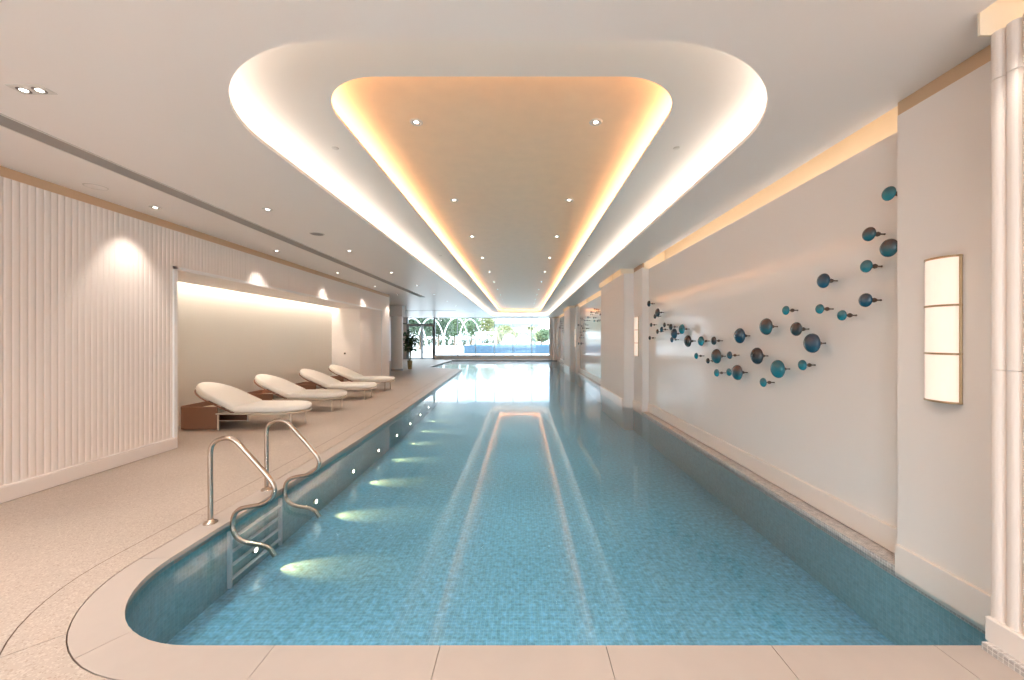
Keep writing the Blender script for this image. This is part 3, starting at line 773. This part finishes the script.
tree(454, 66, 6.2, 2.6, M['fol1'], 'mid green tree outside left of the white pavilion', 3)
tree(471, 74, 6.6, 3.0, M['fol1'], 'green tree outside behind the white pavilion', 4)
tree(505, 67, 4.0, 1.8, M['fol3'], 'low yellow green tree outside in front of the pale building', 5)
tree(541, 70, 3.6, 2.0, M['fol1'], 'green bushy tree outside at the right end of the windows', 6)
tree(487, 84, 7.6, 2.6, M['fol3'], 'yellow green tree outside at the left end of the pale building', 7)
def palm(px, Y, h, label, seed):
    rs = random.Random(seed); x = (px-VX)*Y/F; t = thing('palm_tree', label, 'palm tree', (x, Y, -.02))
    MB().tube([(0, 0, 0), (.08, 0, h*.5), (0, 0, h)], [.15, .12, .09], 8).build('trunk', M['bark'], t)
    mb = MB()
    for k in range(26):
        a = 2*PI*k/26+rs.uniform(-.1, .1); up = rs.uniform(-.1, 1.1); L = rs.uniform(1.3, 1.9); ux, uy = math.cos(a), math.sin(a)
        prev = None
        for q in range(9):
            s_ = q/8; pnt = Vector((ux*L*s_, uy*L*s_, h+L*(up*s_-1.1*s_*s_)))
            if prev is not None:
                for e in (-1, 1):
                    tip = pnt+Vector((-uy*e, ux*e, -.5))*.34*(1-s_*.5); mb.add([prev, pnt, tip], [(0, 1, 2)])
            prev = pnt
    mb.build('fronds', M['fol3'], t)
palm(531, 61.5, 3.2, 'bushy palm tree outside to the left of the clear sky', 11)
palm(515, 57, 2.4, 'short palm tree outside between the round white daybeds', 12)
palm(497, 63.8, 2.8, 'palm tree outside left of the round white daybeds', 13)
# white arches
def arch(px, Y, w, h, rz, label):
    t = thing('garden_arch', label, 'arch', ((px-VX)*Y/F, Y, -.02), rz, 'white arches on the terrace')
    P = [(w/2*math.cos(PI*k/24), 0, h*math.sin(PI*k/24)) for k in range(25)]
    MB().tube(P, .06, 8).build('hoop', M['outwhite'], t)
    for s_ in (-1, 1): MB().lathe([(.2, 0), (.2, .06), (.12, .1)], 14, (s_*w/2, 0, 0)).build('foot', M['outwhite'], t)
for i, (px, Y) in enumerate([(412, 44), (431, 46), (456, 47), (470, 52)]):
    arch(px, Y, 3.4, 3.9+.1*i, .5, 'curved white steel arch on the outdoor terrace, %s from the left' % ordn[i].replace('nearest', 'first'))
# pavilion
t = thing('white_pavilion', 'small white flat roofed pavilion outside behind the left end of the blue tank', 'pavilion', (-5.6, 60, -.02))
MB().bbox(-1.6, 1.6, -1.3, 1.3, 2.3, 2.6, .03).build('roof', M['outwhite'], t)
for x in (-1.45, 1.45):
    for y in (-1.15, 1.15): MB().box(x-.08, x+.08, y-.08, y+.08, 0, 2.3).build('post', M['outwhite'], t)
MB().bbox(-1.1, 1.1, .2, 1.0, 0, .8, .05).build('counter', M['outwhite'], t)
# round daybeds
for px, lab in ((509, 'round white canopy daybed outside behind the blue tank, the left one'), (523, 'round white canopy daybed outside behind the blue tank, the right one')):
    Y = 52; t = thing('round_daybed', lab, 'daybed', ((px-VX)*Y/F, Y, -.02), 0, 'round white daybeds')
    rings = []
    for k in range(13):
        a = PI*k/12 - .15
        rings.append([(.85*math.cos(b), .75*math.sin(b)*math.sin(a)+.2 if False else .75*math.cos(a), 1.05+1.0*math.sin(b)*max(.02, math.sin(a))) for b in [2*PI*j/20 for j in range(20)]])
    P = [(.8*math.cos(2*PI*j/32), 0, 1.15+.95*math.sin(2*PI*j/32)) for j in range(32)]
    MB().tube(P, .09, 8, closed=True).build('canopy_ring', M['outwhite'], t)
    sh = MB(); rows = []
    for k in range(7):
        f = math.cos(PI/2*k/6.5); dp = .75*math.sin(PI/2*k/6.5)
        rows.append([(.8*f*math.cos(2*PI*j/32), dp, 1.15+.95*f*math.sin(2*PI*j/32)) for j in range(32)])
    sh.loft(rows, smooth=True, cap=False); sh.build('canopy', M['canopy'], t)
    MB().lathe([(.001, .0), (.75, 0), (.8, .2), (.78, .42), (.6, .5), (.001, .52)], 28).build('mattress', M['cushion'], t)
# pale building
t = thing('pale_building', 'pale multi storey building with long window bands far behind the palms', 'building', (-2.0, 95, 0))
MB().box(-6, 6, 0, 12, -.02, 7.8).build('wall', M['bldg'], t)
for k in range(3): MB().box(-6.1, 6.1, -.12, .05, 2.2+2.2*k, 3.0+2.2*k).build('window_band', M['bldgwin'], t)
for k in range(4): MB().box(-6.3, 6.3, -.9, .1, 1.2+2.2*k-.15, 1.2+2.2*k+.15).build('balcony_slab', M['outwhite'], t)
for i, (px, Y) in enumerate([(430, 41), (447, 43), (455, 42)]):
    t = thing('terrace_bench', 'low white bench on the terrace outside, %s from the left' % ['first', 'second', 'third'][i], 'bench', ((px-VX)*Y/F, Y, -.02), 0, 'white terrace benches')
    MB().bbox(-.8, .8, -.3, .3, .22, .42, .03).build('seat', M['outwhite'], t)
    MB().bbox(-.8, .8, .2, .32, .42, .75, .03).build('backrest', M['outwhite'], t)
    for x in (-.65, .65): MB().box(x-.05, x+.05, -.25, .25, 0, .22).build('leg', M['framegrey'], t)
t = thing('hedge', 'long dark clipped hedge along the far side of the terrace', 'hedge', (-12, 80, -.02))
rs = random.Random(9); mb = MB()
for k in range(24): leaves(mb, (-14+28*k/23, 0, .8), .9, .9, 150, rs, .2)
mb.build('foliage', M['fol2'], t)

# ---------------------------------------------------------------- sky and sun
w = bpy.data.worlds.new('world'); sc.world = w; w.use_nodes = True; nt = w.node_tree; bg = nt.nodes['Background']
tc = nt.nodes.new('ShaderNodeTexCoord'); sp = nt.nodes.new('ShaderNodeSeparateXYZ'); nt.links.new(tc.outputs['Generated'], sp.inputs[0])
n = nt.nodes.new('ShaderNodeTexNoise'); n.inputs['Scale'].default_value = 6; n.inputs['Detail'].default_value = 5; nt.links.new(tc.outputs['Generated'], n.inputs['Vector'])
rp = nt.nodes.new('ShaderNodeValToRGB'); rp.color_ramp.elements[0].position = .4; rp.color_ramp.elements[0].color = (.50, .72, .92, 1); rp.color_ramp.elements[1].position = .62; rp.color_ramp.elements[1].color = (.95, .97, 1, 1)
nt.links.new(n.outputs['Fac'], rp.inputs[0]); nt.links.new(rp.outputs[0], bg.inputs[0]); bg.inputs[1].default_value = 2.5
l = bpy.data.lights.new('sun', 'SUN'); l.energy = 2.2; l.angle = .01; l.color = (1, .97, .92)
o = bpy.data.objects.new('sun', l); C.objects.link(o); o.rotation_euler = (math.radians(42), 0, math.radians(-25))

# ---------------------------------------------------------------- camera
cam = bpy.data.cameras.new('camera'); co = bpy.data.objects.new('camera', cam); C.objects.link(co); sc.camera = co
co.location = (0, 0, H); co.rotation_euler = (PI/2, 0, 0)
cam.sensor_width = 36; cam.lens = F/1024*36; cam.shift_x = (512-VX)/1024; cam.shift_y = -(340-VY)/1024; cam.clip_start = .05; cam.clip_end = 500

vs = sc.view_settings; vs.view_transform = 'Standard'; vs.look = 'None'; vs.exposure = 1.34; vs.gamma = 1; vs.use_curve_mapping = False
cy = sc.cycles
cy.max_bounces = 10; cy.diffuse_bounces = 7; cy.glossy_bounces = 5; cy.transparent_max_bounces = 16; cy.caustics_reflective = False
cy.sample_clamp_indirect = 6; cy.use_denoising = True
try: cy.denoiser = 'OPENIMAGEDENOISE'
except Exception: pass
